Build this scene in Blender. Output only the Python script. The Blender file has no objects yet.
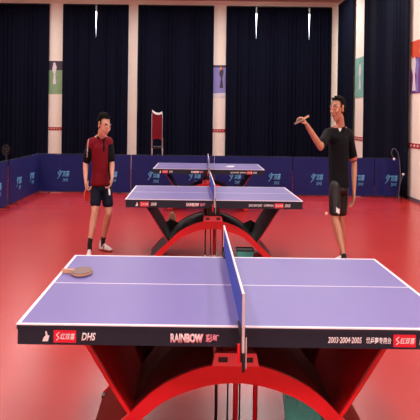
import bpy, bmesh, math, random
from mathutils import Vector, Matrix, Euler
random.seed(4)
PI = math.pi
C = bpy.context.scene.collection
SC = bpy.context.scene
S = 0.704            # width of things along x, as the photograph shows them
F, PX, PY, CAMZ, ROLL = 712.0, 191.0, 117.0, 1.66, 0.0125

# ------------------------------------------------------------------ camera
cam = bpy.data.cameras.new('camera'); co = bpy.data.objects.new('camera', cam); C.objects.link(co)
cr, sr = math.cos(ROLL), math.sin(ROLL)
co.matrix_world = Matrix(((cr, -sr, 0, 0), (0, 0, -1, 0), (sr, cr, 0, CAMZ), (0, 0, 0, 1)))
cam.sensor_width = 36; cam.lens = F*36/420; cam.shift_x = (210-PX)/420; cam.shift_y = -(210-PY)/420
cam.clip_end = 100
SC.camera = co
vs = SC.view_settings
vs.view_transform = 'Standard'; vs.look = 'None'; vs.gamma = 1; vs.use_curve_mapping = False; vs.exposure = 0.0

def at(px, py, d):
    """point at distance d along the hall seen at photo position px, py"""
    dx, dy = px-PX, py-PY
    return Vector(((dx*cr+dy*sr)*d/F, d, CAMZ-(-dx*sr+dy*cr)*d/F))

# ------------------------------------------------------------------ materials
def mat(name, col, rough=0.5, metal=0.0, emit=0.0, spec=0.5, noise=None, bump=None, col2=None, sheen=0):
    m = bpy.data.materials.new(name); m.use_nodes = True
    nt = m.node_tree; b = nt.nodes['Principled BSDF']
    b.inputs['Base Color'].default_value = (*col, 1); b.inputs['Roughness'].default_value = rough
    b.inputs['Metallic'].default_value = metal; b.inputs['Specular IOR Level'].default_value = spec
    if emit:
        b.inputs['Emission Color'].default_value = (*col, 1); b.inputs['Emission Strength'].default_value = emit
    tc = nt.nodes.new('ShaderNodeTexCoord')
    if noise is None and not emit: noise = 12; col2 = tuple(c*0.9 for c in col)
    if noise:
        n = nt.nodes.new('ShaderNodeTexNoise'); n.inputs['Scale'].default_value = noise; n.inputs['Detail'].default_value = 4
        nt.links.new(tc.outputs['Object'], n.inputs['Vector'])
        mx = nt.nodes.new('ShaderNodeMix'); mx.data_type = 'RGBA'
        mx.inputs[6].default_value = (*col, 1); mx.inputs[7].default_value = (*(col2 or col), 1)
        nt.links.new(n.outputs['Fac'], mx.inputs[0]); nt.links.new(mx.outputs[2], b.inputs['Base Color'])
    if bump:
        n2 = nt.nodes.new('ShaderNodeTexNoise'); n2.inputs['Scale'].default_value = bump[0]; n2.inputs['Detail'].default_value = 3
        nt.links.new(tc.outputs['Object'], n2.inputs['Vector'])
        bp = nt.nodes.new('ShaderNodeBump'); bp.inputs['Strength'].default_value = bump[1]; bp.inputs['Distance'].default_value = bump[2]
        nt.links.new(n2.outputs['Fac'], bp.inputs['Height']); nt.links.new(bp.outputs['Normal'], b.inputs['Normal'])
    return m
def srgb(r, g, b):
    f = lambda c: (c/255/12.92) if c <= 10 else ((c/255+0.055)/1.055)**2.4
    return (f(r), f(g), f(b))
M = {}
M['floor'] = mat('red_vinyl_floor', srgb(188, 48, 45), 0.27, spec=0.4, noise=0.7, col2=srgb(172, 39, 40), bump=(60, 0.12, 0.002))
M['wall'] = mat('cream_wall_paint', srgb(245, 235, 222), 0.8)
M['ceiling'] = mat('ceiling_paint', srgb(190, 160, 150), 0.9)
M['band'] = mat('red_band', srgb(170, 20, 30), 0.6)
M['bandmark'] = mat('white_band_mark', srgb(225, 205, 200), 0.6)
M['curtain'] = mat('dark_navy_curtain', (0.0045, 0.0062, 0.017), 0.9, spec=0.06, noise=3, col2=(0.0035, 0.0045, 0.012))
M['daylight'] = mat('daylit_window', (0.9, 0.95, 1.0), 0.5, emit=6)
M['lampglow'] = mat('lamp_diffuser', (1, 0.95, 0.9), 0.5, emit=3)
M['metalwhite'] = mat('white_metal', (0.7, 0.7, 0.7), 0.4)
M['blue_top'] = mat('violet_blue_table_paint', srgb(110, 101, 168), 0.42, spec=0.5, noise=25, col2=srgb(105, 96, 163))
M['line'] = mat('white_line_paint', srgb(238, 232, 240), 0.5)
M['apron'] = mat('dark_slate_apron', srgb(26, 35, 50), 0.5, spec=.3)
M['under'] = mat('table_underside', srgb(30, 30, 36), 0.7)
M['red'] = mat('bright_red_enamel', srgb(214, 22, 34), 0.35)
M['maroon'] = mat('dark_red_enamel', srgb(176, 8, 12), 0.85, spec=.1)
M['maroonband'] = mat('dark_brown_red_enamel', srgb(112, 26, 22), 0.85, spec=.1)
M['black'] = mat('black_enamel', srgb(20, 19, 22), 0.4)
M['bracket'] = mat('rose_red_bracket', srgb(236, 88, 102), 0.4)
M['chrome'] = mat('bright_steel', (0.66, 0.67, 0.72), 0.35, metal=0.4)
M['sticker'] = mat('red_sticker', srgb(215, 30, 55), 0.4)
M['lettering'] = mat('white_lettering', srgb(235, 232, 235), 0.5)
M['pinklet'] = mat('pink_lettering', srgb(240, 150, 170), 0.5)
M['net'] = mat('blue_net_mesh', srgb(58, 78, 178), 0.7)
M['tape'] = mat('white_net_tape', srgb(240, 240, 245), 0.6)
M['barrier'] = mat('navy_blue_barrier_cloth', srgb(25, 34, 108), 0.6, spec=0.25, noise=2, col2=srgb(20, 27, 90), bump=(3, 0.4, 0.05))
M['seam'] = mat('dark_barrier_edging', srgb(22, 20, 48), 0.6)
M['sky'] = mat('light_blue_print', srgb(96, 170, 222), 0.6)
M['skin'] = mat('skin', srgb(206, 156, 132), 0.55, noise=20, col2=srgb(196, 144, 120))
M['skin2'] = mat('tanned_skin', srgb(188, 134, 108), 0.55, noise=20, col2=srgb(178, 122, 96))
M['lips'] = mat('lips', srgb(160, 80, 75), 0.5)
M['eye'] = mat('eye_dark', srgb(30, 22, 20), 0.3)
M['eyewhite'] = mat('eye_white', srgb(220, 210, 205), 0.3)
M['hair'] = mat('black_hair', srgb(10, 8, 8), 0.9, spec=.1, noise=60, col2=srgb(18, 15, 14))
M['shirtred'] = mat('maroon_shirt_cloth', srgb(122, 15, 32), 0.8, spec=.2, noise=30, col2=srgb(104, 11, 26), bump=(14, 0.5, 0.02))
M['stripe'] = mat('pale_stripe', srgb(190, 165, 165), 0.7)
M['shirtblack'] = mat('black_sports_cloth', srgb(11, 12, 18), 0.85, spec=.2, noise=30, col2=srgb(8, 9, 14), bump=(14, 0.5, 0.02))
M['navyshort'] = mat('dark_navy_shorts_cloth', srgb(13, 19, 40), 0.8, spec=.2, bump=(14, 0.5, 0.02))
M['blackshort'] = mat('shiny_black_shorts_cloth', srgb(9, 9, 14), 0.5, bump=(14, 0.6, 0.02))
M['sock'] = mat('black_sock', srgb(16, 15, 18), 0.9)
M['shoe'] = mat('white_shoe', srgb(225, 212, 212), 0.5)
M['sole'] = mat('gum_sole', srgb(150, 60, 50), 0.6)
M['orange'] = mat('orange_trim', srgb(215, 120, 90), 0.7)
M['rubberred'] = mat('red_rubber', srgb(190, 28, 30), 0.6)
M['rubberdark'] = mat('brown_grey_rubber', srgb(118, 92, 86), 0.5)
M['wood'] = mat('pale_wood', srgb(205, 160, 130), 0.5, noise=30, col2=srgb(190, 145, 115))
M['teal'] = mat('teal_plastic', srgb(125, 250, 246), 0.5)
M['ball'] = mat('ball_celluloid', srgb(250, 205, 190), 0.4)
M['paper'] = mat('white_paper', srgb(240, 240, 242), 0.7)
M['khaki'] = mat('khaki_canvas', srgb(120, 96, 78), 0.9)
M['graypl'] = mat('grey_plastic', srgb(88, 86, 100), 0.5)
M['pgreen'] = mat('poster_green', srgb(105, 150, 100), 0.5, noise=14, col2=srgb(150, 180, 140))
M['pdark'] = mat('poster_dark', srgb(62, 46, 66), 0.5)
M['pblue'] = mat('poster_blue', srgb(110, 140, 205), 0.5, noise=9, col2=srgb(150, 120, 190))
M['pteal'] = mat('poster_teal', srgb(90, 165, 160), 0.5, noise=6, col2=srgb(150, 195, 175))
M['pred'] = mat('poster_red', srgb(196, 44, 28), 0.5, noise=5, col2=srgb(225, 95, 50))
M['pviolet'] = mat('poster_violet', srgb(70, 50, 150), 0.5, noise=6, col2=srgb(150, 60, 110))
M['pwhite'] = mat('poster_white', srgb(225, 220, 225), 0.5)
M['porange'] = mat('poster_orange', srgb(225, 140, 80), 0.5)

# ------------------------------------------------------------------ mesh helpers
class MB:
    def __init__(s): s.v = []; s.f = []; s.m = []; s.mats = []; s.cur = 0
    def use(s, m):
        if m not in s.mats: s.mats.append(m)
        s.cur = s.mats.index(m); return s
    def add(s, vs_, fs):
        o = len(s.v); s.v += [tuple(v) for v in vs_]; s.f += [tuple(i+o for i in f) for f in fs]; s.m += [s.cur]*len(fs); return s
    def box(s, x0, x1, y0, y1, z0, z1):
        v = [(x, y, z) for x in (x0, x1) for y in (y0, y1) for z in (z0, z1)]
        return s.add(v, [(0,1,3,2),(4,6,7,5),(0,4,5,1),(2,3,7,6),(0,2,6,4),(1,5,7,3)])
    def cyl(s, p, q, r, r2=None, n=12, sx=1.0, caps=True):
        p, q = Vector(p), Vector(q); r2 = r if r2 is None else r2
        d = (q-p).normalized(); a = d.orthogonal().normalized(); b = d.cross(a)
        v = []
        for c, rr in ((p, r), (q, r2)):
            for i in range(n):
                t = 2*PI*i/n; o = a*math.cos(t)*rr+b*math.sin(t)*rr; v.append((c.x+o.x*sx, c.y+o.y, c.z+o.z))
        f = [(i, (i+1)%n, n+(i+1)%n, n+i) for i in range(n)]
        if caps: f += [tuple(range(n))[::-1], tuple(range(n, 2*n))]
        return s.add(v, f)
    def tube(s, pts, r, n=8, sx=1.0):
        pts = [Vector(p) for p in pts]; v = []; prev = None
        for i, p in enumerate(pts):
            d = (pts[min(i+1, len(pts)-1)]-pts[max(i-1, 0)]).normalized()
            a = d.orthogonal().normalized() if prev is None else (prev-d*prev.dot(d)).normalized()
            prev = a; b = d.cross(a)
            for k in range(n):
                t = 2*PI*k/n; o = a*math.cos(t)*r+b*math.sin(t)*r; v.append((p.x+o.x*sx, p.y+o.y, p.z+o.z))
        f = [(i*n+k, i*n+(k+1)%n, (i+1)*n+(k+1)%n, (i+1)*n+k) for i in range(len(pts)-1) for k in range(n)]
        f += [tuple(range(n))[::-1], tuple(range((len(pts)-1)*n, len(pts)*n))]
        return s.add(v, f)
    def strip(s, A, B, y0, y1):
        """solid between two x-z polylines A and B, from y0 to y1"""
        n = len(A); v = []
        for y in (y0, y1):
            for P in (A, B): v += [(x, y, z) for x, z in P]
        f = []
        for i in range(n-1):
            f += [(i, i+1, n+i+1, n+i), (2*n+i+1, 2*n+i, 3*n+i, 3*n+i+1),
                  (i+1, i, 2*n+i, 2*n+i+1), (n+i, n+i+1, 3*n+i+1, 3*n+i)]
        f += [(0, n, 3*n, 2*n), (n-1, 3*n-1, 4*n-1, 2*n-1)]
        return s.add(v, f)
    def prism(s, poly, y0, y1):
        n = len(poly); v = [(x, y0, z) for x, z in poly]+[(x, y1, z) for x, z in poly]
        f = [tuple(range(n)), tuple(range(n, 2*n))[::-1]]+[(i, n+i, n+(i+1)%n, (i+1)%n) for i in range(n)]
        return s.add(v, f)
    def ball(s, c, r, n=12, sc=(1, 1, 1)):
        v = []; f = []
        for i in range(1, n):
            for k in range(2*n):
                a, b = PI*i/n, PI*k/n
                v.append((c[0]+r*sc[0]*math.sin(a)*math.cos(b), c[1]+r*sc[1]*math.sin(a)*math.sin(b), c[2]+r*sc[2]*math.cos(a)))
        v += [(c[0], c[1], c[2]+r*sc[2]), (c[0], c[1], c[2]-r*sc[2])]
        m = 2*n
        for i in range(n-2):
            for k in range(m): f.append((i*m+k, (i+1)*m+k, (i+1)*m+(k+1)%m, i*m+(k+1)%m))
        T = len(v)-2
        for k in range(m): f.append((T, k, (k+1)%m)); f.append((T+1, (n-2)*m+(k+1)%m, (n-2)*m+k))
        return s.add(v, f)
    def mesh(s, name, smooth=False, bevel=0):
        me = bpy.data.meshes.new(name); me.from_pydata(s.v, [], s.f)
        for m in s.mats: me.materials.append(m)
        for p, i in zip(me.polygons, s.m): p.material_index = i
        bm = bmesh.new(); bm.from_mesh(me); bmesh.ops.recalc_face_normals(bm, faces=bm.faces); bm.to_mesh(me); bm.free()
        if smooth:
            for p in me.polygons: p.use_smooth = True
        return me
    def build(s, name, parent=None, smooth=False, bevel=0, loc=(0, 0, 0)):
        o = bpy.data.objects.new(name, s.mesh(name, smooth)); C.objects.link(o); o.location = loc
        if parent: o.parent = parent
        if smooth == 'auto' or (smooth and bevel): pass
        if bevel:
            b = o.modifiers.new('bevel', 'BEVEL'); b.width = bevel; b.segments = 2; b.limit_method = 'ANGLE'
        return o
def mb(m): return MB().use(M[m])
def empty(name, loc, rz=0):
    o = bpy.data.objects.new(name, None); C.objects.link(o); o.location = loc; o.rotation_euler = (0, 0, rz); o.empty_display_size = 0.1
    return o
def tag(o, label, cat, group=None, kind=None):
    o['label'] = label; o['category'] = cat
    if group: o['group'] = group
    if kind: o['kind'] = kind
    return o
def struct(o): o['kind'] = 'structure'; return o
def copy_tree(o, parent=None):
    c = o.copy(); C.objects.link(c)
    if parent: c.parent = parent
    for ch in list(o.children): copy_tree(ch, c)
    return c
def text(name, s, m, h, parent, loc, rot=(PI/2, 0, 0), sx=1.0, shear=0.0, width=None, bold=0.0, align='CENTER', thick=0.0015):
    cu = bpy.data.curves.new(name, 'FONT'); cu.body = s; cu.size = 1; cu.align_x = 'LEFT'; cu.extrude = 0; cu.offset = bold; cu.shear = shear
    cu.resolution_u = 3
    t = bpy.data.objects.new('t', cu); C.objects.link(t)
    dg = bpy.context.evaluated_depsgraph_get(); dg.update()
    me = bpy.data.meshes.new_from_object(t.evaluated_get(dg)); bpy.data.objects.remove(t)
    xs = [v.co.x for v in me.vertices] or [0, 1]; ys = [v.co.y for v in me.vertices] or [0, 1]
    x0, x1, y0, y1 = min(xs), max(xs), min(ys), max(ys)
    kz = h/(y1-y0); kx = (width/(x1-x0)) if width else kz*sx
    for v in me.vertices:
        v.co.x = (v.co.x-(x0+x1)/2)*kx; v.co.y = (v.co.y-(y0+y1)/2)*kz
    me.name = name; me.materials.clear(); me.materials.append(M[m])
    o = bpy.data.objects.new(name, me); C.objects.link(o); o.location = loc; o.rotation_euler = rot
    if parent: o.parent = parent
    sol = o.modifiers.new('thick', 'SOLIDIFY'); sol.thickness = thick; sol.offset = 1
    return o

# ------------------------------------------------------------------ the hall
XR, YB, ZC, XL, YF = 4.56, 22.4, 5.3, -7.0, -4.0
struct(mb('floor').box(XL-.2, XR+.2, YF-.2, YB+.2, -0.1, 0).build('floor'))
struct(mb('ceiling').box(XL-.2, XR+.2, YF-.2, YB+.2, ZC, ZC+.1).build('ceiling'))
struct(mb('wall').box(XL-.2, XR+.2, YB, YB+.2, 0, ZC).build('wall_back'))
struct(mb('wall').box(XR, XR+.2, YF, YB, 0, ZC).build('wall_right'))
struct(mb('wall').box(XL-.2, XL, YF, YB, 0, ZC).build('wall_left'))
struct(mb('wall').box(XL-.2, XR+.2, YF-.2, YF, 0, ZC).build('wall_front'))
def bx(px): return at(px, 100, YB).x
def ry(px): return XR*F/(px-PX)          # distance along the right wall seen at px
# trim: the red band with white marks at shoulder height, on the bare wall pieces
def band(mbx, a, b, along):
    L = b-a; n = max(1, int(L/0.085))
    if along == 'x':
        mbx.use(M['band']).box(a, b, YB-.012, YB, 1.19, 1.29)
        mbx.use(M['bandmark'])
        for i in range(n):
            c = a+(i+.5)*L/n; mbx.prism([(c-.022, 1.24), (c, 1.265), (c+.022, 1.24), (c, 1.215)], YB-.016, YB-.011)
    else:
        mbx.use(M['band']).box(XR-.012, XR, a, b, 1.08, 1.18)
        mbx.use(M['bandmark'])
        n = max(1, int(L/0.22))
        for i in range(n):
            c = a+(i+.5)*L/n
            v = [(x, c+dy, 1.13+dz) for x in (XR-.016, XR-.011) for dy, dz in ((-.07, 0), (0, .03), (.07, 0), (0, -.03))]
            mbx.add(v, [(0,1,2,3),(7,6,5,4),(0,4,5,1),(1,5,6,2),(2,6,7,3),(3,7,4,0)])
for i, (a, b) in enumerate(((bx(45), bx(64)), (bx(211), bx(227.5)))):
    m = MB(); band(m, a, b, 'x'); struct(m.build('trim_%d' % (i+1)))
for i, (a, b) in enumerate(((ry(364), ry(352)), (6.0, ry(407)))):
    m = MB(); band(m, a, b, 'y'); struct(m.build('trim_%d' % (i+3)))
struct(mb('wall').box(XL, XR, YB-.1, YB, 5.16, ZC).build('trim_5'))
struct(mb('graypl').box(XR-.015, XR, YF, ry(407), 0, .07).build('baseboard_right'))

# windows behind the curtains
for i, (a, b) in enumerate(((72, 120), (232, 325))):
    w = mb('daylight').box(bx(a), bx(b), YB-.02, YB-.005, 1.9, 4.95).build('window_%d' % (i+1)); struct(w)
    fr = mb('metalwhite')
    for x in (bx(a), (bx(a)+bx(b))/2-.35, bx(b)): fr.box(x-.03, x+.03, YB-.05, YB-.02, 1.9, 5.0)
    for z in (1.87, 4.97): fr.box(bx(a)-.03, bx(b)+.03, YB-.05, YB-.02, z-.03, z+.03)
    fr.build('window_frame', w)

def curtain(name, p0, p1, z0, z1, amp, folds, label, group, wl=0, wr=0, notch=None, nz=0):
    """pleated cloth from p0 to p1; wl/wr: how far the top edge is drawn in at either side"""
    p0, p1 = Vector(p0), Vector(p1); d = p1-p0; L = d.length; u = d/L; nrm = Vector((-u.y, u.x))
    nx = folds*8; zz = [z0+(z1-z0)*k/14 for k in range(15)]
    ph = random.uniform(0, 6); v = []; f = []
    root = empty(name, ((p0.x+p1.x)/2, (p0.y+p1.y)/2, z0))
    for k, z in enumerate(zz):
        t = k/14; low = max(0, (z-nz)/(z1-nz)) if nz < z1 else 0
        for i in range(nx+1):
            s_ = i/nx
            a = amp*(0.55+0.45*math.sin(s_*17+ph))*(1-0.35*t)
            off = a*(min(1, 6*s_*(1-s_)) if (wl or wr) else 1)*math.sin(2*PI*folds*s_+ph+0.35*math.sin(3*t+s_*9))
            x = s_*L
            x += wl*low*(1-s_)**3 - wr*low*s_**3 + (.012 if wl else 0)*(1-s_)*0
            q = p0+u*x+nrm*off
            v.append((q.x-root.location.x, q.y-root.location.y, z-z0))
    for k in range(14):
        for i in range(nx): f.append((k*(nx+1)+i, k*(nx+1)+i+1, (k+1)*(nx+1)+i+1, (k+1)*(nx+1)+i))
    m = mb('curtain').add(v, f)
    o = m.build('cloth', root, smooth=True)
    so = o.modifiers.new('thick', 'SOLIDIFY'); so.thickness = 0.012
    rd = mb('black'); e0 = p0+u*.006; e1 = p1-u*.006
    rd.cyl((e0.x-root.location.x, e0.y-root.location.y, z1-z0+.015), (e1.x-root.location.x, e1.y-root.location.y, z1-z0+.015), .018)
    rd.build('curtain_rail', root, smooth=True)
    tag(root, label, 'curtain', group)
    return root
yc = YB-.13; W = 1.0
def cx_(px): return at(px, 100, yc).x
G1 = 'dark pleated curtains along the back wall'
curtain('curtain', (-6.6, yc), (cx_(48.5), yc), 0.03, 5.12, .045, 16, 'wide near-black curtain at the far left, left of the green wall poster', G1)
curtain('curtain', (cx_(62), yc), (cx_(95.2), yc), 0.03, 5.12, .042, 9, 'dark curtain behind the maroon-shirted player, just right of the green wall poster', G1, wr=.03, nz=4.25)
curtain('curtain', (cx_(95.2), yc), (cx_(127.8), yc), 0.03, 5.12, .042, 9, 'dark curtain left of the narrow bare white pillar with no poster', G1, wl=.03, nz=4.25)
curtain('curtain', (cx_(137), yc), (cx_(213), yc), 0.03, 5.12, .045, 20, 'wide dark curtain behind the umpire chair, between bare pillar and blue poster', G1)
curtain('curtain', (cx_(225.5), yc), (cx_(255.4), yc), 0.03, 5.12, .042, 8, 'dark curtain just right of the blue poster on the back wall', G1, wr=.028, nz=4.2)
curtain('curtain', (cx_(255.4), yc), (cx_(308.3), yc), 0.03, 5.12, .042, 14, 'dark curtain between the two bright slits right of centre', G1, wl=.028, wr=.028, nz=4.2)
curtain('curtain', (cx_(308.3), yc), (cx_(331), yc), 0.03, 5.12, .042, 6, 'narrow dark curtain at the right end of the back wall beside the corner', G1, wl=.028, nz=4.2)
G2 = 'dark pleated curtains along the right wall'
xs = XR-.085
curtain('curtain', (xs, 19.8), (xs, 21.8), 0.03, 5.12, .042, 9, 'narrow dark curtain on the right wall behind the head of the black-shirted player', G2)
curtain('curtain', (xs, 14.72), (xs, 18.5), 0.03, 5.12, .045, 15, 'tall dark curtain on the right wall between the teal poster and the red poster', G2)

# posters (generic blobs of colour, a figure in each)
def poster(label, origin, axis, w, h, bg, patches):
    root = empty('poster', origin)
    if axis == 'y': root.rotation_euler = (0, 0, -PI/2)
    mb(bg).box(-w/2, w/2, -.012, 0, 0, h).build('picture_sheet', root)
    for k, (nm, m_, poly) in enumerate(patches):
        mb(m_).prism([(x*w/2, z*h) for x, z in poly], -.0135-.0015*k, -.012).build(nm, root)
    tag(root, label, 'poster', 'action posters on the bare wall pieces')
    return root
fig = lambda cx, s_=1, b=0.15: [(cx-.2*s_, b), (cx-.05*s_, b+.3), (cx-.28*s_, b+.42), (cx-.12*s_, b+.62), (cx+.12*s_, b+.64), (cx+.3*s_, b+.5), (cx+.12*s_, b+.3), (cx+.25*s_, b)]
head = lambda cx, b: [(cx+.13*math.cos(a*PI/4), b+.055*math.sin(a*PI/4)) for a in range(8)]
poster('green poster with a white figure on the left wall pillar', ((bx(48)+bx(62))/2, YB, 2.33), 'x', .62, 1.04, 'pgreen',
       [('dark_backdrop', 'pdark', [(-1, .72), (-1, 1), (1, 1), (1, .72)]), ('pictured_player', 'pwhite', fig(-.1, .8, .3)), ('pictured_head', 'pwhite', head(-.1, .9))])
poster('blue and violet poster with a dark leaping figure on the centre pillar', ((bx(213)+bx(226))/2, YB, 2.28), 'x', .62, 1.02, 'pblue',
       [('top_strip', 'pdark', [(-1, .93), (-1, 1), (1, 1), (1, .93)]), ('bottom_strip', 'pwhite', [(-1, 0), (-1, .12), (1, .16), (1, 0)]), ('pictured_player', 'pdark', fig(.15, .8, .3)), ('pictured_head', 'porange', head(.1, .9))])
poster('pale teal poster on the right wall between two dark curtains', (XR, 19.3, 2.25), 'y', 1.0, 1.08, 'pteal',
       [('pictured_player', 'pwhite', fig(.1, 1, .2)), ('pictured_head', 'pgreen', head(.1, .9))])
poster('large red poster with violet and white figure at the right edge', (XR, 13.6, 2.2), 'y', 2.4, 1.07, 'pred',
       [('violet_shape', 'pviolet', [(-1, 0), (-1, .45), (-.7, .7), (-.35, .62), (-.1, .8), (.3, .3), (.3, 0)]),
        ('pictured_player', 'pwhite', fig(-.80, .45, .05)), ('pale_shape', 'pwhite', [(-.98, .5), (-.93, .72), (-.86, .6), (-.9, .45)]), ('blue_shape', 'pblue', fig(-.62, .35, .02)), ('pictured_head', 'porange', [(x*.35-.47, z) for x, z in head(0, .78)])])

# ------------------------------------------------------------------ unseen ceiling lamps above the frame, end rows added as fill
for ix, x in enumerate((-4.6, -1.6, 1.3, 3.4)):
    for iy, y in enumerate((-1.5, 2.8, 7.1, 11.4, 15.7, 20.0)):  # front row added to brighten camera-facing sides, back row for the far wall
        r = empty('ceiling_and_fill_light', (x, y, ZC))
        mb('metalwhite').box(-.35, .35, -.7, .7, -.06, 0).build('housing', r)
        mb('lampglow').box(-.31, .31, -.66, .66, -.07, -.06).build('diffuser', r)
        tag(r, 'unseen white fluorescent light panel flush on the ceiling, end rows added as fill', 'ceiling light', 'ceiling light panels')
        L = bpy.data.lights.new('ceiling_and_fill_lamp', 'AREA'); L.shape = 'RECTANGLE'; L.size = .6; L.size_y = 1.3; L.energy = (105, 55, 50, 50, 58, 62)[iy]; L.color = (1, .955, .93)
        lo = bpy.data.objects.new('ceiling_and_fill_lamp', L); C.objects.link(lo); lo.location = (x, y, ZC-.09)
w = bpy.data.worlds.new('hall_air'); SC.world = w; w.use_nodes = True
w.node_tree.nodes['Background'].inputs[0].default_value = (.9, .85, .9, 1); w.node_tree.nodes['Background'].inputs[1].default_value = 0.45

# ------------------------------------------------------------------ table tennis tables
TL, TW, TH = 1.93, 1.525, 0.76
def smooth_pts(P, n=6):
    out = []
    for i in range(len(P)-1):
        p0, p1, p2, p3 = P[max(i-1, 0)], P[i], P[i+1], P[min(i+2, len(P)-1)]
        for k in range(n):
            t = k/n
            out.append(tuple(0.5*(2*p1[j]+(p2[j]-p0[j])*t+(2*p0[j]-5*p1[j]+4*p2[j]-p3[j])*t*t+(3*p1[j]-p0[j]-3*p2[j]+p3[j])*t**3) for j in (0, 1)))
    out.append(P[-1]); return out
def rules_logo(parent, x, z, y, k=1.0, m='lettering', name='brand_mark', extra=True, w=.085, h=.034):
    """swash S followed by the three characters"""
    t = text(name, '红双喜', m, h*.8, parent, (x+.012, y, z), width=w*.75, bold=0.01, shear=.2)
    s_ = MB().use(M[m]); A = []; B = []
    for i in range(13):
        a = i/12; xx = x-w/2+w*.14-w*.06*math.cos(a*3*PI); zz = z-h*.5+h*a
        A.append((xx-w*.03, zz)); B.append((xx+w*.03, zz))
    s_.strip(A, B, y-.0015, y).build('swash', t.parent if parent is None else parent)
    return t
def make_table(x, y, rz, label, arm, dark=False):
    T = empty('table_tennis_table', (x, y, 0), rz)
    tag(T, label, 'table tennis table', 'table tennis tables')
    hx, hy = TL/2, TW/2
    t = mb('apron').box(-hx, hx, -hy, hy, TH-.022, TH-.005); t.use(M['blue_top']).box(-hx, hx, -hy, hy, TH-.005, TH)
    t.use(M['line'])
    lw = .02
    t.box(-hx-.001, hx+.001, -hy-.001, -hy+lw*.8, TH-.004, TH+.0012); t.box(-hx-.001, hx+.001, hy-lw, hy+.001, TH-.004, TH+.0012)
    t.box(-hx-.001, -hx+lw*S, -hy+lw*.8, hy-lw, TH-.004, TH+.0012); t.box(hx-lw*S, hx+.001, -hy+lw*.8, hy-lw, TH-.004, TH+.0012)
    t.box(-hx+lw*S, hx-lw*S, -.004, .004, TH-.002, TH+.0009)
    t.build('tabletop', T)
    a = mb('apron'); z0, z1 = TH-.089, TH-.007
    e = .004
    a.box(-hx+e, hx-e, -hy+e, -hy+.03, z0, z1-.0155+.012); a.box(-hx+e, hx-e, hy-.03, hy-e, z0, TH-.022)
    a.box(-hx+e, -hx+.025, -hy+.03, hy-.03, z0, TH-.022); a.box(hx-.025, hx-e, -hy+.03, hy-.03, z0, TH-.022)
    a.build('apron', T, bevel=.002)
    mb('under').box(-hx+.04, hx-.04, -hy+.05, hy-.05, TH-.04, TH-.0225).build('underside_frame', T)
    # writing along the near apron
    yf = -hy+e-.0005; zc = TH-.052
    sc = 3.064/F
    def lx(px): return (px-PX)*sc-0.2245
    fm = mb('lettering')
    X = lx(48.5)
    fm.prism([(X-.016, zc-.022), (X-.010, zc-.004), (X-.002, zc+.002), (X-.004, zc+.022), (X+.003, zc+.02), (X+.006, zc+.004), (X+.014, zc+.003), (X+.008, zc-.022)], yf-.001, yf)
    fm.build('player_emblem', T)
    st = mb('sticker').box(lx(56), lx(78.5), yf-.0008, yf, zc-.027, zc+.027).build('red_sticker', T)
    rules_logo(st, lx(67.3), zc, yf-.0009)
    text('brand_lettering', 'DHS', 'lettering', .034, T, (lx(91), yf, zc), width=.062, bold=.03, shear=.25)
    text('range_lettering', 'RAINBOW', 'lettering', .036, T, (lx(189), yf, zc), width=.135, bold=.025).active_material = M['lettering']
    o = text('range_lettering_shadow', 'RAINBOW', 'pinklet', .041, T, (lx(189)+.002, yf+.0012, zc-.001), width=.142, bold=.05)
    text('model_lettering', '彩虹', 'pinklet', .036, T, (lx(215), yf, zc), width=.058, bold=.03)
    text('event_lettering', '2003·2004·2005', 'lettering', .026, T, (lx(347.5), yf, zc), width=.145, bold=.02, shear=.15)
    text('event_lettering', '世乒赛专用台', 'lettering', .028, T, (lx(381.3), yf, zc), width=.108, bold=.015, shear=.1)
    st = mb('sticker').box(lx(396), lx(418.5), yf-.0008, yf, zc-.027, zc+.027).build('red_sticker', T)
    rules_logo(st, lx(407.3), zc, yf-.0009)
    text('brand_lettering', 'DHS', 'lettering', .034, T, (lx(429), yf, zc), width=.062, bold=.03, shear=.25)
    # arch and arms
    D = .445
    out = smooth_pts([(-.74, 0.0), (-.64, .115), (-.515, .235), (-.36, .377), (-.17, .466), (0, .490), (.17, .466), (.36, .377), (.515, .235), (.64, .115), (.74, 0.0)])
    inn = smooth_pts([(-.655, 0.0), (-.56, .105), (-.45, .215), (-.32, .315), (-.155, .378), (0, .398), (.155, .378), (.32, .315), (.45, .215), (.56, .105), (.655, 0.0)])
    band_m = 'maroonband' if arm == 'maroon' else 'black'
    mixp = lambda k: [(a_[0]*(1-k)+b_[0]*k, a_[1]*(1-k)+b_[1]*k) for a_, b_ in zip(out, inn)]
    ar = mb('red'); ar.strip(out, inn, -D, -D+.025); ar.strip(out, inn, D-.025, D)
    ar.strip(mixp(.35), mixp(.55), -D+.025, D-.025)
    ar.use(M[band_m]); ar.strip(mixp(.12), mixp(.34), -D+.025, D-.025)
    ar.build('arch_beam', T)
    for s_ in (-1, 1):
        oo = smooth_pts([(s_*.80, .676), (s_*.735, .60), (s_*.66, .48), (s_*.585, .36), (s_*.513, .25)])
        om = [(x_-s_*.024, z_-.004) for x_, z_ in oo]
        oh = [(x_-s_*.012, z_-.002) for x_, z_ in oo]
        oq = [(x_-s_*.011, z_-.002) for x_, z_ in oo]; dk = arm == 'black'
        m = mb('red').strip(oo, oq if dk else om, -D-.004, -D+.02)
        if dk: m.use(M[arm]).strip(oq, om, -D-.004, -D+.02); m.use(M['red'])
        m.strip(oo, om, D-.02, D+.004); m.strip(oo, oh, -D+.02, D-.02)
        m.use(M[arm]); m.strip([(x_-s_*.001, z_) for x_, z_ in oh], [(x_+s_*.003, z_) for x_, z_ in om], -D+.02, D-.02)
        m.build('outer_arm', T)
        mb(band_m).prism([(s_*.40, .335), (s_*.50, .235), (s_*.575, .335), (s_*.50, .385)], D-.04, D-.026).build('gusset', T)
        for yy in (-D+.03, D-.05):
            mb('black').box(s_*.70-.035, s_*.70+.035, yy-.03, yy+.03, 0, .012).build('foot_pad', T)
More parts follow.
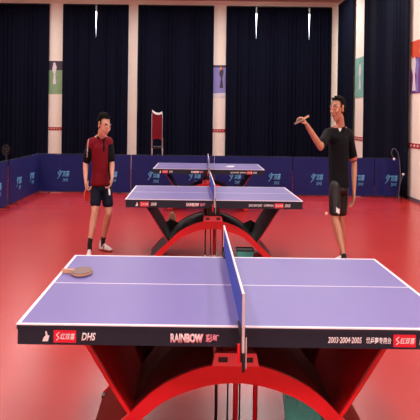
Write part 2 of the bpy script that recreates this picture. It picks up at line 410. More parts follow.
    br = mb('bracket')
    br.prism([(-.10, .485), (-.09, .53), (.09, .53), (.10, .485)], -D+.02, D-.02); br.use(M[band_m]); br.prism([(-.06, .528), (-.06, .676), (.06, .676), (.06, .528)], -D+.04, D-.04)
    br.build('centre_bracket', T)
    br = mb('bracket'); br.prism([(-.11, .483), (-.098, .545), (.098, .545), (.11, .483)], -D-.012, -D+.02)
    br.use(M['black'])
    for s_ in (-1, 1): br.box(s_*.06-.022, s_*.06+.022, -D-.0135, -D-.011, .502, .526)
    br.build('bracket_plate', T)
    # support frame hanging between arch and floor
    def rod(nm, x_, r, m_, tip=True):
        q = mb(m_).cyl((x_, .0, .012), (x_, .0, .375), r, n=10, sx=S*1.2)
        q.use(M['paper']).cyl((x_, 0, 0), (x_, 0, .02), r*1.3, n=10, sx=S)
        q.build(nm, T, smooth=True)
    rod('support_rod', -.074, .010, 'black'); rod('support_rod', -.012, .006, 'black'); rod('support_rod', .030, .017, 'red'); rod('support_rod', .052, .006, 'black'); rod('support_rod', .136, .016, 'red')
    mb('red').box(-.09, .15, -.012, .012, .368, .385).build('support_crossbar', T)
    # net
    z1n = .940
    N = mb('net'); y0n, y1n = -.905, .905
    nc = 96
    for i in range(nc+1):
        yy = y0n+(y1n-y0n)*i/nc; N.box(-.0012, .0012, yy-.0026, yy+.0026, TH+.004, z1n-.012)
    for k in range(11):
        zz = TH+.006+k*(z1n-.014-TH-.006)/10; N.box(-.0011, .0011, y0n, y1n, zz-.0026, zz+.0026)
    n_ = N.build('net', T)
    tp = mb('tape').box(-.0035, .0035, y0n-.004, y1n+.004, z1n-.014, z1n); tp.build('net_tape', n_)
    for s_ in (-1, 1):
        yb = s_*.915
        p = mb('chrome').cyl((0, yb, .70), (0, yb, z1n+.002), .009, n=12, sx=S)
        p.use(M['black']).box(-.012, .012, min(yb, s_*(hy-.05)), max(yb, s_*(hy-.05)), TH+.0015, TH+.012)
        p.box(-.012, .012, min(yb, s_*(hy+.008)), max(yb, s_*(hy+.008)), .70, .712)
        p.box(-.011, .011, min(yb, yb-s_*.02), max(yb, yb-s_*.02), .66, .80)
        p.use(M['red']).cyl((-.018, yb, .655), (-.018, yb, .735), .009, n=10, sx=S)
        p.use(M['black']).cyl((.002, yb, .62), (.002, yb, .70), .010, n=10, sx=S)
        p.use(M['chrome']).cyl((.012, yb-s_*.002, .635), (.012, yb-s_*.002, .76), .004, n=8, sx=S)
        p.build('net_post', n_)
    return T
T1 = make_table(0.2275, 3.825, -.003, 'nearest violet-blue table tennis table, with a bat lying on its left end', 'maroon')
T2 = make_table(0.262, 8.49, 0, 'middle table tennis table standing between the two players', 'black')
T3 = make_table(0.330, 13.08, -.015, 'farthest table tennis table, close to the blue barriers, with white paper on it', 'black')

# ------------------------------------------------------------------ surround barriers
def barrier(p0, p1, label, logos, name='barrier', h=.83, lean=0.0):
    p0, p1 = Vector((*p0, 0)), Vector((*p1, 0)); L = (p1-p0).length
    a = math.atan2(p1.y-p0.y, p1.x-p0.x)
    root = empty(name, p0, a); tag(root, label, 'barrier', 'blue surround barriers around the playing area')
    n = 24; v = []; f = []
    for s_ in (0, 1):
        for k in range(7):
            for i in range(n+1):
                t = i/n; z = .03+(h-.03)*k/6
                y = (.006 if s_ else -.006)+.010*math.sin(t*9+k*.5+p0.x)*math.sin(PI*t)
                z += -.012*math.sin(PI*t)*(k == 6)
                v.append((.006+t*(L-.012), y, z))
    q = (n+1)
    for s_ in (0, 1):
        for k in range(6):
            for i in range(n):
                b = s_*7*q+k*q+i; f.append((b, b+1, b+q+1, b+q))
    for i in range(n): f.append((i, i+1, 7*q+i+1, 7*q+i)); f.append((6*q+i, 6*q+i+1, 13*q+i+1, 13*q+i))
    for k in range(6): f.append((k*q, (k+1)*q, 7*q+(k+1)*q, 7*q+k*q)); f.append((k*q+n, (k+1)*q+n, 7*q+(k+1)*q+n, 7*q+k*q+n))
    mb('barrier').add(v, f).build('cloth_panel', root, smooth=False)
    m = mb('seam')
    for x in (.008, L-.008): m.cyl((x, .012, 0), (x, .012, h+.006), .009)
    m.cyl((.008, .012, h+.002), (L-.008, .012, h+.002), .007); m.cyl((.008, .012, .02), (L-.008, .012, .02), .007)
    m.build('frame', root)
    for x in (.24, L-.24): mb('black').box(x-.015, x+.015, -.11, .13, 0, .014).build('foot', root)
    for x, w in logos:
        t = text('printed_logo', '红双喜', 'sky', .135, root, (x+w*.06, -.021, .41), width=w*.8, bold=.035, shear=.25)
        s_ = mb('sky'); A = []; B = []
        for i in range(13):
            k = i/12; xx = x-w*.40-w*.07*math.cos(k*3*PI)+.08*k*w; zz = .30+.19*k
            A.append((xx-w*.035, zz)); B.append((xx+w*.035, zz))
        s_.strip(A, B, -.0225, -.021).build('printed_swash', root)
        text('printed_letters', 'DHS', 'sky', .07, root, (x+w*.15, -.021, .275), width=w*.42, bold=.02, shear=.2)
    return root
YW = 15.3
def wx(px, y=YW): return at(px, 180, y).x
seams = [38.1, 131, 214, 292, 373, 397]
logo_px = [[63.5, 111.5], [154, 195], [235, 274], [316, 357], [389.5]]
names = ['blue barrier on the back row at its left corner, behind the maroon-shirted player', 'blue barrier on the back row seen left of the net of the farthest table',
         'blue barrier on the back row right of the centre nets', 'blue barrier on the back row behind the black-shirted player', 'short blue barrier at the right end of the back row']
for i in range(5):
    a, b = wx(seams[i]), wx(seams[i+1])
    ya = YW-.03*i; yb_ = YW-.03*(i+1)
    barrier((a+.004, ya), (b-.004, yb_), names[i], [(wx(p)-a, 13*YW/F) for p in logo_px[i]])
XS = wx(38.5)+.012
for i, (y0, y1, lab) in enumerate(((12.95, 15.275, 'blue barrier on the left side, from the corner towards the camera'), (10.6, 12.9, 'blue barrier at the left edge of the picture, nearest on the left side'))):
    x0 = XS-.012-.05*i
    barrier((x0-.03, y0), (x0, y1), lab, [((y1-y0)*.27, .40), ((y1-y0)*.72, .40)])

# ------------------------------------------------------------------ loose things
def bat(name, label, rubber, group=None, root=None, blade=(.155, .165), thick=.006, cat='bat', handle=.10, rub2=None):
    """bat in its own plane: x-y plane, handle towards -y; a real-width bat, squeezed by its caller"""
    r = root or empty(name, (0, 0, 0)); 
    if label: tag(r, label, cat, group)
    def disc(m_, z0, z1, k=1.0):
        n = 32; P = []
        for i in range(n):
            t = 2*PI*i/n; P.append((blade[0]/2*k*math.sin(t), blade[1]/2*k*math.cos(t)+blade[1]/2-.005))
        v = [(x, y, z0) for x, y in P]+[(x, y, z1) for x, y in P]
        return [v, [tuple(range(n)), tuple(range(n, 2*n))[::-1]]+[(i, n+i, n+(i+1)%n, (i+1)%n) for i in range(n)]]
    parts = []
    m = mb('wood'); m.add(*disc('wood', -thick/2, thick/2, 1.0)); parts.append(('blade', m))
    m = mb(rubber); m.add(*disc('', thick/2, thick/2+.004, .975)); parts.append(('rubber', m))
    m = mb(rub2 or rubber); m.add(*disc('', -thick/2-.004, -thick/2, .975)); parts.append(('rubber', m))
    m = mb('wood'); m.box(-.014, .014, -handle, .012, -.011, .011); parts.append(('handle', m))
    return r, parts
def place_bat(r, parts, Mx, sx=S):
    """bake orientation Mx and the width along x"""
    for nm, m in parts:
        v2 = []
        for p in m.v:
            q = Mx @ Vector(p); v2.append((q.x*sx, q.y, q.z))
        m.v = v2; m.build(nm, r)
# bat on the near table
r, ps = bat('bat', 'brown-grey bat lying flat on the left end of the nearest table', 'rubberdark', blade=(.20, .165), thick=.010, handle=.085)
p = at(82.5, 273.5, 4.09)
r.location = (p.x+.005, 4.05, TH+.0126)
place_bat(r, ps, Matrix.Rotation(-PI/2-.12, 4, 'Z') @ Matrix.Translation((0, -.08, 0)), sx=S)
# paper on the farthest table
pp = at(230, 166, 13.0)
m = mb('paper'); m.add([(-.10, -.14, .001), (.05, -.16, .001), (.10, .20, .001), (-.01, .20, .001), (-.10, -.14, .003), (.05, -.16, .003), (.10, .20, .004), (-.01, .20, .004)], [(0,1,2,3),(7,6,5,4),(0,4,5,1),(1,5,6,2),(2,6,7,3),(3,7,4,0)])
tag(m.build('sheet_of_paper', loc=(pp.x, 13.02, TH+.0015)), 'white sheet of paper lying on the farthest table right of its net', 'paper')
# ball in the air
pb = at(326.3, 213.8, 8.0)
tag(mb('ball').ball((0, 0, 0), .021, n=12, sc=(S*1.1, 1, 1)).build('ball', smooth=True, loc=pb), 'pale orange table tennis ball in the air beside the black shorts', 'ball')

def basket(x, y, w, dpt, h, tilt, rz, label):
    root = empty('ball_basket', (x, y, 0), rz)
    tag(root, label, 'basket', 'teal ball baskets under the tables')
    # perforated walls: bars and slats
    m = mb('teal'); nx, nz = 12, 8; e = .004
    def side(P0, P1, n):
        for i in range(n+1):
            t = i/n; a = P0.lerp(P1, t)
            top = a.copy(); m.cyl((a.x*.86, a.y*.86, .004), (a.x, a.y, h), .0045, n=5, sx=S)
        for k in range(nz+1):
            s_ = .86+.14*k/nz; z = .004+(h-.004)*k/nz
            m.cyl((P0.x*s_, P0.y*s_, z), (P1.x*s_, P1.y*s_, z), .0038, n=5)
    c = [Vector((-w/2, -dpt/2, 0)), Vector((w/2, -dpt/2, 0)), Vector((w/2, dpt/2, 0)), Vector((-w/2, dpt/2, 0))]
    for i in range(4): side(c[i], c[(i+1)%4], nx)
    m.box(-w/2*.86, w/2*.86, -dpt/2*.86, dpt/2*.86, 0, .004)
    m.box(-w/2*.92, w/2*.92, -dpt/2*.86, -dpt/2*.83, .004, h*.9)
    o = m.build('mesh_body', root)
    r = mb('black')
    for i in range(4):
        a, b = c[i], c[(i+1)%4]; r.cyl((a.x, a.y, h), (b.x, b.y, h), .008, n=8)
    r.build('rim', root)
    root.rotation_euler = (0, 0, rz)
    return root
q = at(308, 400, 3.92)
basket(q.x+.022, 3.93, .24, .24, .20, 0, -.62, 'teal mesh ball basket on the floor behind the arch of the nearest table')
q = at(245, 252, 8.45)
basket(q.x, 8.50, .20, .22, .09, 0, 0, 'teal mesh ball basket on the floor under the middle table')

# khaki bag behind the middle table
q = at(172, 224, 10.3)
g = empty('bag', (q.x, 10.3, 0)); tag(g, 'khaki canvas bag standing on the floor seen through the legs of the middle table', 'bag')
m = mb('khaki'); m.prism([(-.055, 0), (-.06, .16), (-.035, .27), (.03, .28), (.06, .17), (.055, 0)], -.06, .06); m.build('bag_body', g, bevel=.012)
mb('black').tube([(-.03, 0, .26), (-.02, 0, .33), (.015, 0, .335), (.03, 0, .265)], .006).build('handle', g)
mb('black').prism([(-.056, .13), (-.05, .16), (.056, .165), (.058, .14)], -.064, -.058).build('flap', g)

# umpire chair behind the barriers
q = at(157, 130, 16.9)
U = empty('umpire_chair', (q.x, 16.9, 0)); tag(U, 'tall chair with maroon back and white curved top rail behind the back barriers', 'chair')
w2 = 5.3*16.9/F
for s_ in (-1, 1):
    mb('chrome').tube([(s_*w2, 0, 0), (s_*w2, 0, 1.66), (s_*w2*.98, .01, 1.74)], .009, sx=S).build('back_post', U, smooth=True)
    mb('chrome').tube([(s_*w2, .38, 0), (s_*w2, .36, .92)], .009, sx=S).build('leg', U, smooth=True)
    mb('chrome').tube([(s_*w2, 0, 1.14), (s_*w2, .34, 1.14), (s_*w2, .36, .92)], .009, sx=S).build('armrest', U, smooth=True)
A = []; B = []; A2 = []
for i in range(13):
    t = -1+i/6; z = 1.70+.05*t*t-.02*t
    A.append((t*w2*.95, z)); B.append((t*w2*.95, z+.055)); A2.append((t*w2*.9, 1.12+.02*math.cos(3*t)))
mb('tape').strip(A, B, -.03, -.005).build('top_rail', U, bevel=.004)
mb('shirtred').strip([(x*.95, z+.003) for x, z in A], A2, -.02, .0).build('backrest', U)
mb('black').box(-w2*.92, w2*.92, .01, .36, .9, .95).build('seat', U, bevel=.01)
mb('chrome').box(-w2, w2, .355, .375, .35, .38).build('footrest', U)

# pedestal fan at the left, behind the barrier
q = at(9.8, 150, 13.6)
Fn = empty('pedestal_fan', (q.x-.06, 13.6, 0)); tag(Fn, 'dark rounded fan head showing above the left barriers', 'fan')
Z = q.z-.0
mb('black').cyl((0, 0, 0), (0, 0, .03), .14, n=24, sx=S).build('base', Fn)
mb('black').cyl((0, 0, .03), (0, 0, Z-.08), .014, n=10).build('pole', Fn)
m = mb('black').cyl((0, -.04, Z), (0, .06, Z), .04, n=14, sx=S); hub = m.build('motor_housing', Fn)
m = mb('black')
for yy, rr in ((-.09, .085), (-.04, .11), (.0, .085)):
    m.tube([(rr*S*math.cos(a*PI/12), yy, Z+rr*math.sin(a*PI/12)) for a in range(25)], .003, n=5)
for a in range(16):
    c_, s_ = math.cos(a*PI/8), math.sin(a*PI/8)
    m.tube([(.01*c_, -.1, Z+.01*s_), (.08*S*c_, -.09, Z+.08*s_), (.11*S*c_, -.04, Z+.11*s_), (.085*S*c_, 0, Z+.085*s_)], .002, n=4)
m.build('cage', Fn)
m = mb('black')
for a in range(3):
    c_, s_ = math.cos(a*2*PI/3), math.sin(a*2*PI/3); c2, s2 = math.cos(a*2*PI/3+.9), math.sin(a*2*PI/3+.9)
    m.add([(0, -.05, Z), (.085*S*c_, -.06, Z+.085*s_), (.085*S*c2, -.045, Z+.085*s2), (0, -.046, Z), (.085*S*c_, -.056, Z+.085*s_), (.085*S*c2, -.041, Z+.085*s2)], [(0,1,2),(5,4,3),(0,3,4,1),(1,4,5,2),(2,5,3,0)])
m.build('blades', Fn)

# curved neck stand beside the end of the barriers
ys = 14.6
P = [at(x_, y_, ys) for x_, y_ in ((398.5, 196), (400, 183), (400.3, 172), (399.6, 162), (398, 153), (395.5, 149), (392.5, 148.8), (391.3, 153), (393.3, 158))]
B0 = at(399, 199, ys); st = empty('microphone_stand', (B0.x, ys, 0)); tag(st, 'thin dark curved-neck stand with white clips at the right end of the barriers', 'stand')
loc = [(p.x-B0.x, 0, max(p.z, .03)) for p in P]
mb('graypl').tube([(loc[0][0], 0, .02)]+loc, .010, sx=.9).build('curved_neck', st, smooth=True)
m = mb('black')
for a in range(3):
    t = a*2*PI/3+.3; m.tube([(loc[0][0], 0, .14), (loc[0][0]+.10*math.cos(t), .14*math.sin(t), .01)], .009)
m.build('tripod_base', st)
mb('paper').ball((loc[-1][0]+.012, -.012, loc[-1][2]-.02), .026, n=8, sc=(.9, .8, 1.1)).build('white_clip', st, smooth=True)
c2 = at(403, 174.3, ys)
m = mb('paper').ball((c2.x-B0.x, -.01, c2.z), .024, n=8); m.use(M['graypl']).tube([(c2.x-B0.x, 0, c2.z), (loc[1][0], 0, loc[1][2]-.03)], .007); m.build('side_clip', st, smooth=True)

# ------------------------------------------------------------------ people
def ico(c, r, R=None, sub=2):
    bm = bmesh.new(); bmesh.ops.create_icosphere(bm, subdivisions=sub, radius=1)
    rr = r if isinstance(r, (tuple, list)) else (r, r, r)
    out = []
    for v in bm.verts:
        q = Vector((v.co.x*rr[0], v.co.y*rr[1], v.co.z*rr[2]))
        if R is not None: q = R @ q
        out.append(q+Vector(c))
    bm.free(); return out
class Blob:
    def __init__(s): s.bm = bmesh.new()
    def hull(s, *items):
        pts = []
        for it in items:
            pts += ico(*it)
        b = bmesh.new()
        for p in pts: b.verts.new(p)
        res = bmesh.ops.convex_hull(b, input=b.verts)
        bmesh.ops.delete(b, geom=[g for g in b.verts if not g.link_faces], context='VERTS')
        bmesh.ops.recalc_face_normals(b, faces=b.faces)
        me = bpy.data.meshes.new('tmp'); b.to_mesh(me); b.free(); s.bm.from_mesh(me); bpy.data.meshes.remove(me)
        return s
    def chain(s, pts, sub=2):
        for (a, ra), (b, rb) in zip(pts[:-1], pts[1:]): s.hull((a, ra, None, sub), (b, rb, None, sub))
        return s
    def solid(s, voxel, smooth=3, cut=None):
        me = bpy.data.meshes.new('tmp'); s.bm.to_mesh(me)
        o = bpy.data.objects.new('tmp', me); C.objects.link(o)
        r = o.modifiers.new('r', 'REMESH'); r.mode = 'VOXEL'; r.voxel_size = voxel; r.use_smooth_shade = True
        if smooth:
            k = o.modifiers.new('s', 'SMOOTH'); k.factor = .5; k.iterations = smooth
        dg = bpy.context.evaluated_depsgraph_get(); dg.update()
        out = bpy.data.meshes.new_from_object(o.evaluated_get(dg)); bpy.data.objects.remove(o); bpy.data.meshes.remove(me)
        return out
def finish(me, name, parent, mats, pick=None, extra=None):
    """set materials by position (real-width local coordinates), then give the width seen along x"""
    if extra:
        bm = bmesh.new(); bm.from_mesh(me)
        for c, r, mi in extra:
            n0 = len(bm.faces); 
            res = bmesh.ops.create_icosphere(bm, subdivisions=2, radius=r, matrix=Matrix.Translation(c))
            for v in res['verts']:
                for f in v.link_faces: f.material_index = mi
        bm.to_mesh(me); bm.free()
    me.materials.clear()
    for m in mats: me.materials.append(M[m])
    for p in me.polygons:
        p.use_smooth = True
        if pick:
            k = pick(p.center)
            if k is not None and p.material_index == 0: p.material_index = k
    for v in me.vertices: v.co.x *= S
    me.name = name
    o = bpy.data.objects.new(name, me); C.objects.link(o); o.parent = parent
    return o

def hand(B, wrist, d, n, side, curl=(.5, .5, .5, .5), thumb=.5, k=1.0):
    """palm + five bent fingers. d: direction wrist->knuckles, n: palm normal (towards which fingers curl), side: towards the thumb"""
    d = d.normalized(); n = (n-d*n.dot(d)).normalized(); t = d.cross(n).normalized()
    if t.dot(side) < 0: t = -t
    w = wrist
    kn = [w+d*.088*k+t*(.031-.0205*i)*k for i in range(4)]
    B.hull((w, .022*k), (w+d*.05*k+t*.018*k, .017*k), (w+d*.05*k-t*.018*k, .016*k))
    B.hull((w+d*.035*k+t*.02*k, .015*k), (w+d*.035*k-t*.02*k, .015*k), (kn[0], .0115*k), (kn[3], .0105*k))
    for i, L in enumerate((.042, .047, .043, .034)):
        a = curl[i]; p = kn[i]; dd = d; r = (.0095, .0098, .0094, .0085)[i]*k; pts = [(p, r)]
        for j, seg in enumerate((1.0, .68, .55)):
            ang = a*(.8, 1.0, .7)[j]; dd = (dd*math.cos(ang)+n*math.sin(ang)).normalized() if j == 0 else dd
            if j: 
                nn = (n-dd*n.dot(dd)); perp = dd.cross(t); perp = perp if perp.dot(n) > -2 else perp
                ax = d.cross(n); dd = (Matrix.Rotation(ang, 3, ax) @ dd).normalized()
            p = p+dd*L*seg*k; pts.append((p, r*(.95-.07*j)))
        B.chain(pts, 1)
    # thumb from the side near the base
    p = w+d*.022*k+t*.022*k; dd = (d*.65+t*.75+n*.25*thumb).normalized(); pts = [(p, .0125*k)]
    p = p+dd*.038*k; pts.append((p, .0115*k)); dd = (d*.85+t*.25+n*.6*thumb).normalized(); p = p+dd*.032*k; pts.append((p, .0105*k)); dd = (d*.8-t*.1+n*.9*thumb).normalized(); p = p+dd*.024*k; pts.append((p, .009*k))
    B.chain(pts, 1)
    return kn

HK = 1.0
class Scaled:
    """passes hulls on with every radius times HK"""
    def __init__(s, B): s.B = B
    def hull(s, *items):
        o = []
        for it in items:
            r = it[1]; r = tuple(x*HK for x in r) if isinstance(r, tuple) else r*HK
            o.append((it[0], r)+tuple(it[2:]))
        s.B.hull(*o); return s
def head_parts(B, c, R):
    """c: head centre; R: rotation whose -y is the way the face looks, z up"""
    f = lambda x, y, z: c+R @ Vector((x, y, z))*HK
    B = Scaled(B)
    B.hull((f(0, .012, .035), (.074, .088, .078), R), (f(0, -.018, .01), (.066, .070, .07), R))
    B.hull((f(0, -.02, .0), (.063, .068, .06), R), (f(0, -.048, -.085), (.024, .022, .018), R), (f(.036, -.012, -.06), (.018, .02, .02), R), (f(-.036, -.012, -.06), (.018, .02, .02), R))
    B.hull((f(0, -.084, .022), (.009, .012, .012), R, 1), (f(0, -.106, -.018), (.014, .012, .009), R, 1))     # nose
    B.hull((f(.013, -.094, -.022), .008, R, 1), (f(-.013, -.094, -.022), .008, R, 1))
    B.hull((f(.022, -.078, -.048), .007, R, 1), (f(0, -.088, -.046), .009, R, 1), (f(-.022, -.078, -.048), .007, R, 1)) # lips
    for s_ in (-1, 1):
        B.hull((f(s_*.05, -.073, .034), .011, R, 1), (f(s_*.018, -.084, .036), .010, R, 1))                            # brow
        B.hull((f(s_*.05, -.062, -.012), .016, R, 1), (f(s_*.036, -.066, -.03), .012, R, 1))                           # cheek
        B.hull((f(s_*.075, .01, .022), (.007, .020, .022), R, 1), (f(s_*.073, .012, -.018), (.006, .013, .014), R, 1))      # ear
def head_pick(c, R):
    Ri = R.inverted()
    def g(p):
        q = (Ri @ (p-c))/HK
        if -.056 < q.z < -.042 and abs(q.x) < .024 and q.y < -.078: return 1
        if q.z > .036 and q.z < .046 and .016 < abs(q.x) < .052 and q.y < -.06: return 2
        return None
    return g
def eyes(c, R):
    f = lambda x, y, z: c+R @ Vector((x, y, z))*HK
    return [(f(s_*.031, -.0775, .012), .0125*HK, 3) for s_ in (-1, 1)]+[(f(s_*.031, -.0855, .012), .0062*HK, 2) for s_ in (-1, 1)]
def hair(c, R, parent, kind):
    f = lambda x, y, z: c+R @ Vector((x, y, z))*HK
    B0_ = Blob(); B = Scaled(B0_)
    B.hull((f(0, .016, .050), (.080, .094, .074), R), (f(0, .032, .02), (.079, .082, .072), R))
    B.hull((f(0, .07, -.03), (.055, .035, .04), R), (f(0, .05, .02), (.078, .062, .05), R))
    rnd = random.Random(kind)
    for i in range(16):        # tufts at the front and top
        a = rnd.uniform(-1, 1); b = rnd.uniform(-.2, 1)
        p = f(a*.05, -.045+.06*b+.03*abs(a), .108+.008*b-.025*abs(a)); q = p+R @ Vector((a*.02, -.022, .012-.01*rnd.random()))*HK
        B.hull((p, .012, None, 1), (q, .006, None, 1))
    for s_ in (-1, 1): B.hull((f(s_*.073, -.02, .05), .012, None, 1), (f(s_*.074, -.012, .012), .008, None, 1))
    me = B0_.solid(.006, 2); Ri = R.inverted()
    bm = bmesh.new(); bm.from_mesh(me)
    kill = [v for v in bm.verts if (lambda q: (q.y < -.025+.9*max(0,.03-q.z)*0 and q.z < .082-.5*max(0, abs(q.x)-.045)) or (q.y < .0 and q.z < .015) )((Ri @ (v.co-c))/HK)]
    bmesh.ops.delete(bm, geom=kill, context='VERTS'); bm.to_mesh(me); bm.free()
    return finish(me, 'hair', parent, ['hair'])
def shoe(parent, ankle, d, name='shoe', L=.27, zf=0.0):
    """ankle: local real-width point; d: toe direction in the ground plane"""
    d = Vector((d[0], d[1], 0)).normalized(); h = Vector((ankle.x, ankle.y, zf))-d*.045
    B = Blob()
    B.hull((h+Vector((0, 0, .045)), .036), (h+d*.09+Vector((0, 0, .05)), .036))
    B.hull((h+d*.05+Vector((0, 0, .055)), .034), (h+d*.17+Vector((0, 0, .034)), (.042, .042, .026)))
    B.hull((h+d*.12+Vector((0, 0, .032)), (.044, .044, .028)), (h+d*.215+Vector((0, 0, .026)), (.036, .036, .020)))
    B.hull((h+Vector((0, 0, .06)), .037), (h+Vector((0, 0, .092))+d*.012, .036), (h+d*.05+Vector((0, 0, .075)), .036))
    B.hull((h+Vector((0, 0, .012)), (.040, .040, .011)), (h+d*.11+Vector((0, 0, .012)), (.043, .043, .011)), (h+d*.215+Vector((0, 0, .012)), (.040, .040, .011)))
    me = B.solid(.006, 2)
    lo = min(v.co.z for v in me.vertices)
    for v in me.vertices: v.co.z += zf-lo+.001
    return finish(me, name, parent, ['shoe', 'sole', 'graypl'], lambda p: 1 if p.z < zf+.02 else (2 if abs((p-h).dot(d)-.09) < .014 and p.z < .07 else None))

def person(name, label, loc, J):
    """J: dictionary of joints given as real-width local points, plus style"""
    global HK
    HK = J['hk']
    P = empty(name, loc); tag(P, label, 'person')
    B = Blob(); j = J
    up = Vector((0, 0, 1))
    # torso and neck
    Rt = Euler((0, 0, j['torso_yaw'])).to_matrix()
    B.hull((j['chest'], (.135, .085, .12), Rt), (j['waist'], (.12, .085, .08), Rt))
    B.hull((j['waist'], (.12, .085, .08), Rt), (j['hip'], (.135, .095, .08), Rt))
    B.hull((j['shR'], .048), (j['chest']+up*.06, .07), (j['neck'], .05)); B.hull((j['shL'], .048), (j['chest']+up*.06, .07), (j['neck'], .05))
    B.chain([(j['neck'], .068), (j['head']+j['Rh'] @ Vector((0, .02, -.055))*HK, .064)])
    head_parts(B, j['head'], j['Rh'])
    for s_ in 'RL':
        sh, el, wr = j['sh'+s_], j['el'+s_], j['wr'+s_]
        m1 = sh.lerp(el, .4); m2 = el.lerp(wr, .3)
        B.chain([(sh, .056), (m1, .053), (el, .044), (m2, .046), (wr, .031)])
        hd, hn, ht, cu, th = j['hand'+s_]
        hand(B, wr+(wr-el).normalized()*.01, hd, hn, ht, cu, th, 1.15)
        hp, kn, an = j['hp'+s_], j['kn'+s_], j['an'+s_]
        back = j['calf'+s_]
        B.chain([(hp, .088), (hp.lerp(kn, .5), .078), (kn, .059), (kn.lerp(an, .32)+back*.016, .062), (kn.lerp(an, .62)+back*.008, .048), (an, .036)])
        toe = j['toe'+s_]; B.chain([(an, .033), (Vector((an.x, an.y, .04)), .032), (Vector((an.x, an.y, .032))+toe*.13, .025)])
    me = B.solid(.0065, 3)
    finish(me, 'body', P, [j['skin'], 'lips', 'eye', 'eyewhite'], head_pick(j['head'], j['Rh']), eyes(j['head'], j['Rh']))
    hair(j['head'], j['Rh'], P, j['seed'])
    # shirt
    B = Blob()
    B.hull((j['chest']+up*.03, (.165, .112, .12), Rt), (j['waist'], (.158, .112, .06), Rt))
    B.hull((j['waist'], (.158, .112, .06), Rt), (j['hem'], (.168, .124, .035), Rt))
    for s_ in 'RL':
        sh, el = j['sh'+s_], j['el'+s_]; e = sh.lerp(el, j['sleeve'+s_])
        B.hull((sh, .070), (j['chest']+up*.06, (.13, .095, .09), Rt), (j['neck']-up*.035, .055))
        B.chain([(sh, .072), (sh.lerp(e, .6), .071), (e, .072)])
    me = B.solid(.010, 3)
    finish(me, 'shirt', P, j['shirt_mats'], j['shirt_pick'])
    # collar
    Cn = j['neck']+Vector((0, 0, .002)); fwd = Rt @ Vector((0, -1, 0)); sd = Rt @ Vector((1, 0, 0))
    B = Blob(); pr = None
    for i in range(15):
        a = -PI*.80+i*PI*1.6/14+PI/2
        q = Cn+sd*math.cos(a)*.076+(-fwd)*math.sin(a)*.072+Vector((0, 0, .022*math.sin(a)-.012))
        if pr is not None: B.hull((pr, (.010, .010, .017), None, 1), (q, (.010, .010, .017), None, 1))
        pr = q
    finish(B.solid(.006, 1), 'collar', P, [j['collar']])
    if j.get('collar_tip'):
        B = Blob(); q = Cn+fwd*.075-Vector((0, 0, .035)); B.hull((q-sd*.02, .012, None, 1), (q+sd*.02, .012, None, 1), (q-Vector((0, 0, .035)), .008, None, 1)); finish(B.solid(.005, 1), 'white_undershirt', P, ['paper'])
    # shorts
    B = Blob()
    B.hull((j['hip']+up*.06, (.150, .108, .05), Rt), (j['hip']-up*.03, (.162, .118, .07), Rt))
    for s_ in 'RL':
        hp, kn = j['hp'+s_], j['kn'+s_]; e = hp.lerp(kn, j['shorts'])
        B.hull((hp+up*.03, .095), (j['hip'], (.12, .1, .06), Rt)); B.chain([(hp, .098), (e, (.094, .094, .05))])
    finish(B.solid(.010, 3), 'shorts', P, j['shorts_mats'], j.get('shorts_pick'))
    for s_ in 'RL':
        an, kn = j['an'+s_], j['kn'+s_]
        if j['socks']:
            B = Blob(); B.chain([(Vector((an.x, an.y, .06)), .040), (an, .040), (an.lerp(kn, j['socks']), .042)]); finish(B.solid(.007, 2), 'sock', P, ['sock'])
        shoe(P, an, j['toe'+s_])
    return P
def mk(base):
    def L(px, py, d):
        p = at(px, py, d); return Vector(((p.x-base[0])/S, p.y-base[1], p.z-base[2]))
    return L

# --- left player: maroon shirt, leaning a little forward, bat in his right hand
baseL = (at(100, 250, 8.62).x, 8.62, 0); L = mk(baseL)
RhL = (Euler((0, 0, .85)).to_matrix() @ Euler((.32, 0, 0)).to_matrix())
J = dict(hk=1.27, torso_yaw=.30, chest=L(100.5, 149.5, 8.55), waist=L(101, 172, 8.62), hip=L(101.3, 186, 8.66), neck=L(101.6, 135.6, 8.50),
    head=L(103.9, 125.4, 8.40), Rh=RhL,
    shR=L(91.0, 143.5, 8.52), elR=L(85.6, 163, 8.56), wrR=L(85.6, 179, 8.42),
    shL=L(109.0, 142.5, 8.60), elL=L(111.9, 162, 8.62), wrL=L(112.2, 176, 8.46),
    hpR=L(96.5, 190, 8.64), knR=L(94.8, 212, 8.50), anR=L(89.6, 244, 8.42),
    hpL=L(106.5, 190, 8.68), knL=L(108.8, 213, 8.62), anL=L(103, 240.3, 8.80),
    calfR=Vector((0, 1, 0)), calfL=Vector((-.5, .8, 0)), toeR=Vector((.12, -1, 0)), toeL=Vector((.86, -.5, 0)),
    handR=(Vector((.12, -.25, -1)), Vector((1, .2, .1)), Vector((.1, -1, 0)), (1.05, 1.1, 1.15, 1.15), .9),
    handL=(Vector((-.1, -.5, -.9)), Vector((-1, -.3, .2)), Vector((0, -1, .2)), (.55, .6, .65, .7), .6),
    sleeveR=.78, sleeveL=.80, hem=L(100.3, 184, 8.64), shorts=.62, socks=.14, skin='skin', seed=3,
    collar='shirtblack', shirt_mats=['shirtred', 'shirtblack', 'stripe'], shorts_mats=['navyshort', 'paper'])
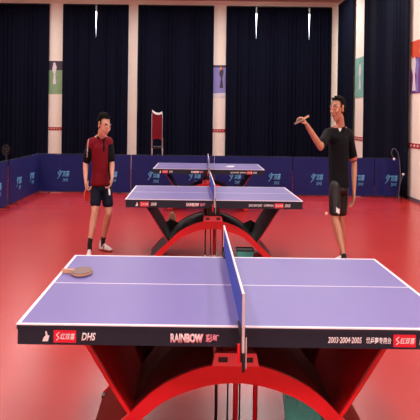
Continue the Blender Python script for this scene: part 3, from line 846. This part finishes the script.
def pickL(p, J=J):
    # black sleeves and side panels, a white stripe over the right shoulder, dark front placket
    for s_, sg in (('R', -1), ('L', 1)):
        sh, el = J['sh'+s_], J['el'+s_]; ax = (el-sh); t = (p-sh).dot(ax)/ax.length_squared; d = (p-sh-ax*t).length
        if s_ == 'R':
            a = p-sh; out_ = a.x < -.030
            if t > -.55 and t < .75 and d < .1 and -.062 < a.x+(.0*t) < -.018+.0 and a.y < .0 and p.z > sh.z-.16 and (a.z > -.10*0-.16):
                if abs((a.x+.040)-(-.03)*t) < .009: return 2
            if t > .15 and d < .085 and a.x < .02: return 1
        else:
            if t > .08 and d < .085 and (p-sh).x > -.02: return 1
    c = J['neck']; 
    q = p-c
    if abs(q.x+q.z*.0-.045) < .013 and q.y < 0 and -.19 < q.z < -.02: return 1
    return None
J['shirt_pick'] = pickL
def pickSL(p, J=J):
    q = p-J['hpL']
    return 1 if (abs(q.x-.06-q.z*-.2) < .012 and q.y < 0 and -.05 < q.z < .03) else None
J['shorts_pick'] = pickSL
PL = person('person', 'person in maroon shirt and dark shorts holding a red bat, left of middle table', baseL, J)
# his bat, hanging from the right hand
wr = J['wrR']; c0 = wr+Vector((.035, -.03, -.085))
r, ps = bat('bat', 'red bat hanging down from the hand of the player in maroon', 'rubberred', blade=(.145, .155), handle=.10)
r.location = Vector(baseL)+Vector((c0.x*S, c0.y, c0.z))
place_bat(r, ps, Matrix.Rotation(1.15, 4, 'Z') @ Matrix.Rotation(-PI/2, 4, 'X') @ Matrix.Rotation(0.12, 4, 'Z') @ Matrix.Translation((0, .03, 0)) )

# --- right player: black shirt and shorts, right hand raised with a bat held flat
baseR = (at(342, 260, 8.12).x, 8.12, 0); L = mk(baseR)
RhR = (Euler((0, 0, -1.08)).to_matrix() @ Euler((.06, 0, 0)).to_matrix())
J2 = dict(hk=1.30, torso_yaw=-.42, chest=L(338.3, 145, 8.12), waist=L(338.5, 172, 8.12), hip=L(339, 187, 8.12), neck=L(340.3, 126.0, 8.12),
    head=L(337.9, 109.4, 8.06), Rh=RhR,
    shR=L(327.2, 134.5, 8.06), elR=L(320.6, 147, 7.78), wrR=L(307.4, 126, 7.62),
    shL=L(348.8, 134.5, 8.20), elL=L(354.2, 163, 8.24), wrL=L(354, 190, 8.10),
    hpR=L(335.2, 190, 8.08), knR=L(334.8, 219.5, 8.02), anR=L(344.2, 257, 7.80),
    hpL=L(342.6, 190, 8.16), knL=L(340.8, 219.5, 8.16), anL=L(342.5, 252, 8.22),
    calfR=Vector((.6, .8, 0)), calfL=Vector((.6, .8, 0)), toeR=Vector((-.45, -.9, 0)), toeL=Vector((-.9, -.3, 0)),
    handR=(Vector((-.7, -.2, .75)), Vector((-.6, .1, -.7)), Vector((0, -1, .2)), (.6, .7, .8, .9), .9),
    handL=(Vector((-.12, -.15, -1)), Vector((-1, -.1, 0)), Vector((0, -1, 0)), (.35, .4, .45, .5), .5),
    sleeveR=.72, sleeveL=.78, hem=L(339, 186, 8.12), shorts=.76, socks=0.03, skin='skin2', seed=8,
    collar='shirtblack', collar_tip=True, shirt_mats=['shirtblack', 'orange'], shorts_mats=['blackshort', 'paper'])
def pickR(p, J=J2):
    sh, el = J['shL'], J['elL']; ax = (el-sh); t = (p-sh).dot(ax)/ax.length_squared; d = (p-sh-ax*t).length
    if .80 < t-(p-sh).y*.6 < .90 and d < .09: return 1
    return None
J2['shirt_pick'] = pickR
def pickSR(p, J=J2):
    q = p-J['hpR'].lerp(J['knR'], .62)
    return 1 if (-.005 < q.x < .05 and q.y < 0 and -.035 < q.z+q.x*.4 < .02) else None
J2['shorts_pick'] = pickSR
PR = person('person', 'person in black shirt and shorts raising a bat, standing right of the middle table', baseR, J2)
c0 = J2['wrR']+Vector((-.035, -.02, .088))
r, ps = bat('bat', 'pale bat seen edge-on in the raised hand of the player in black', 'rubberdark', blade=(.15, .155), handle=.085)
r.location = Vector(baseR)+Vector((c0.x*S, c0.y, c0.z))
place_bat(r, ps, Matrix.Rotation(-.30, 4, 'Y') @ Matrix.Rotation(PI/2, 4, 'Z') @ Matrix.Rotation(-.10, 4, 'X') @ Matrix.Rotation(0.0, 4, 'Y') @ Matrix.Translation((0, .03, 0)))
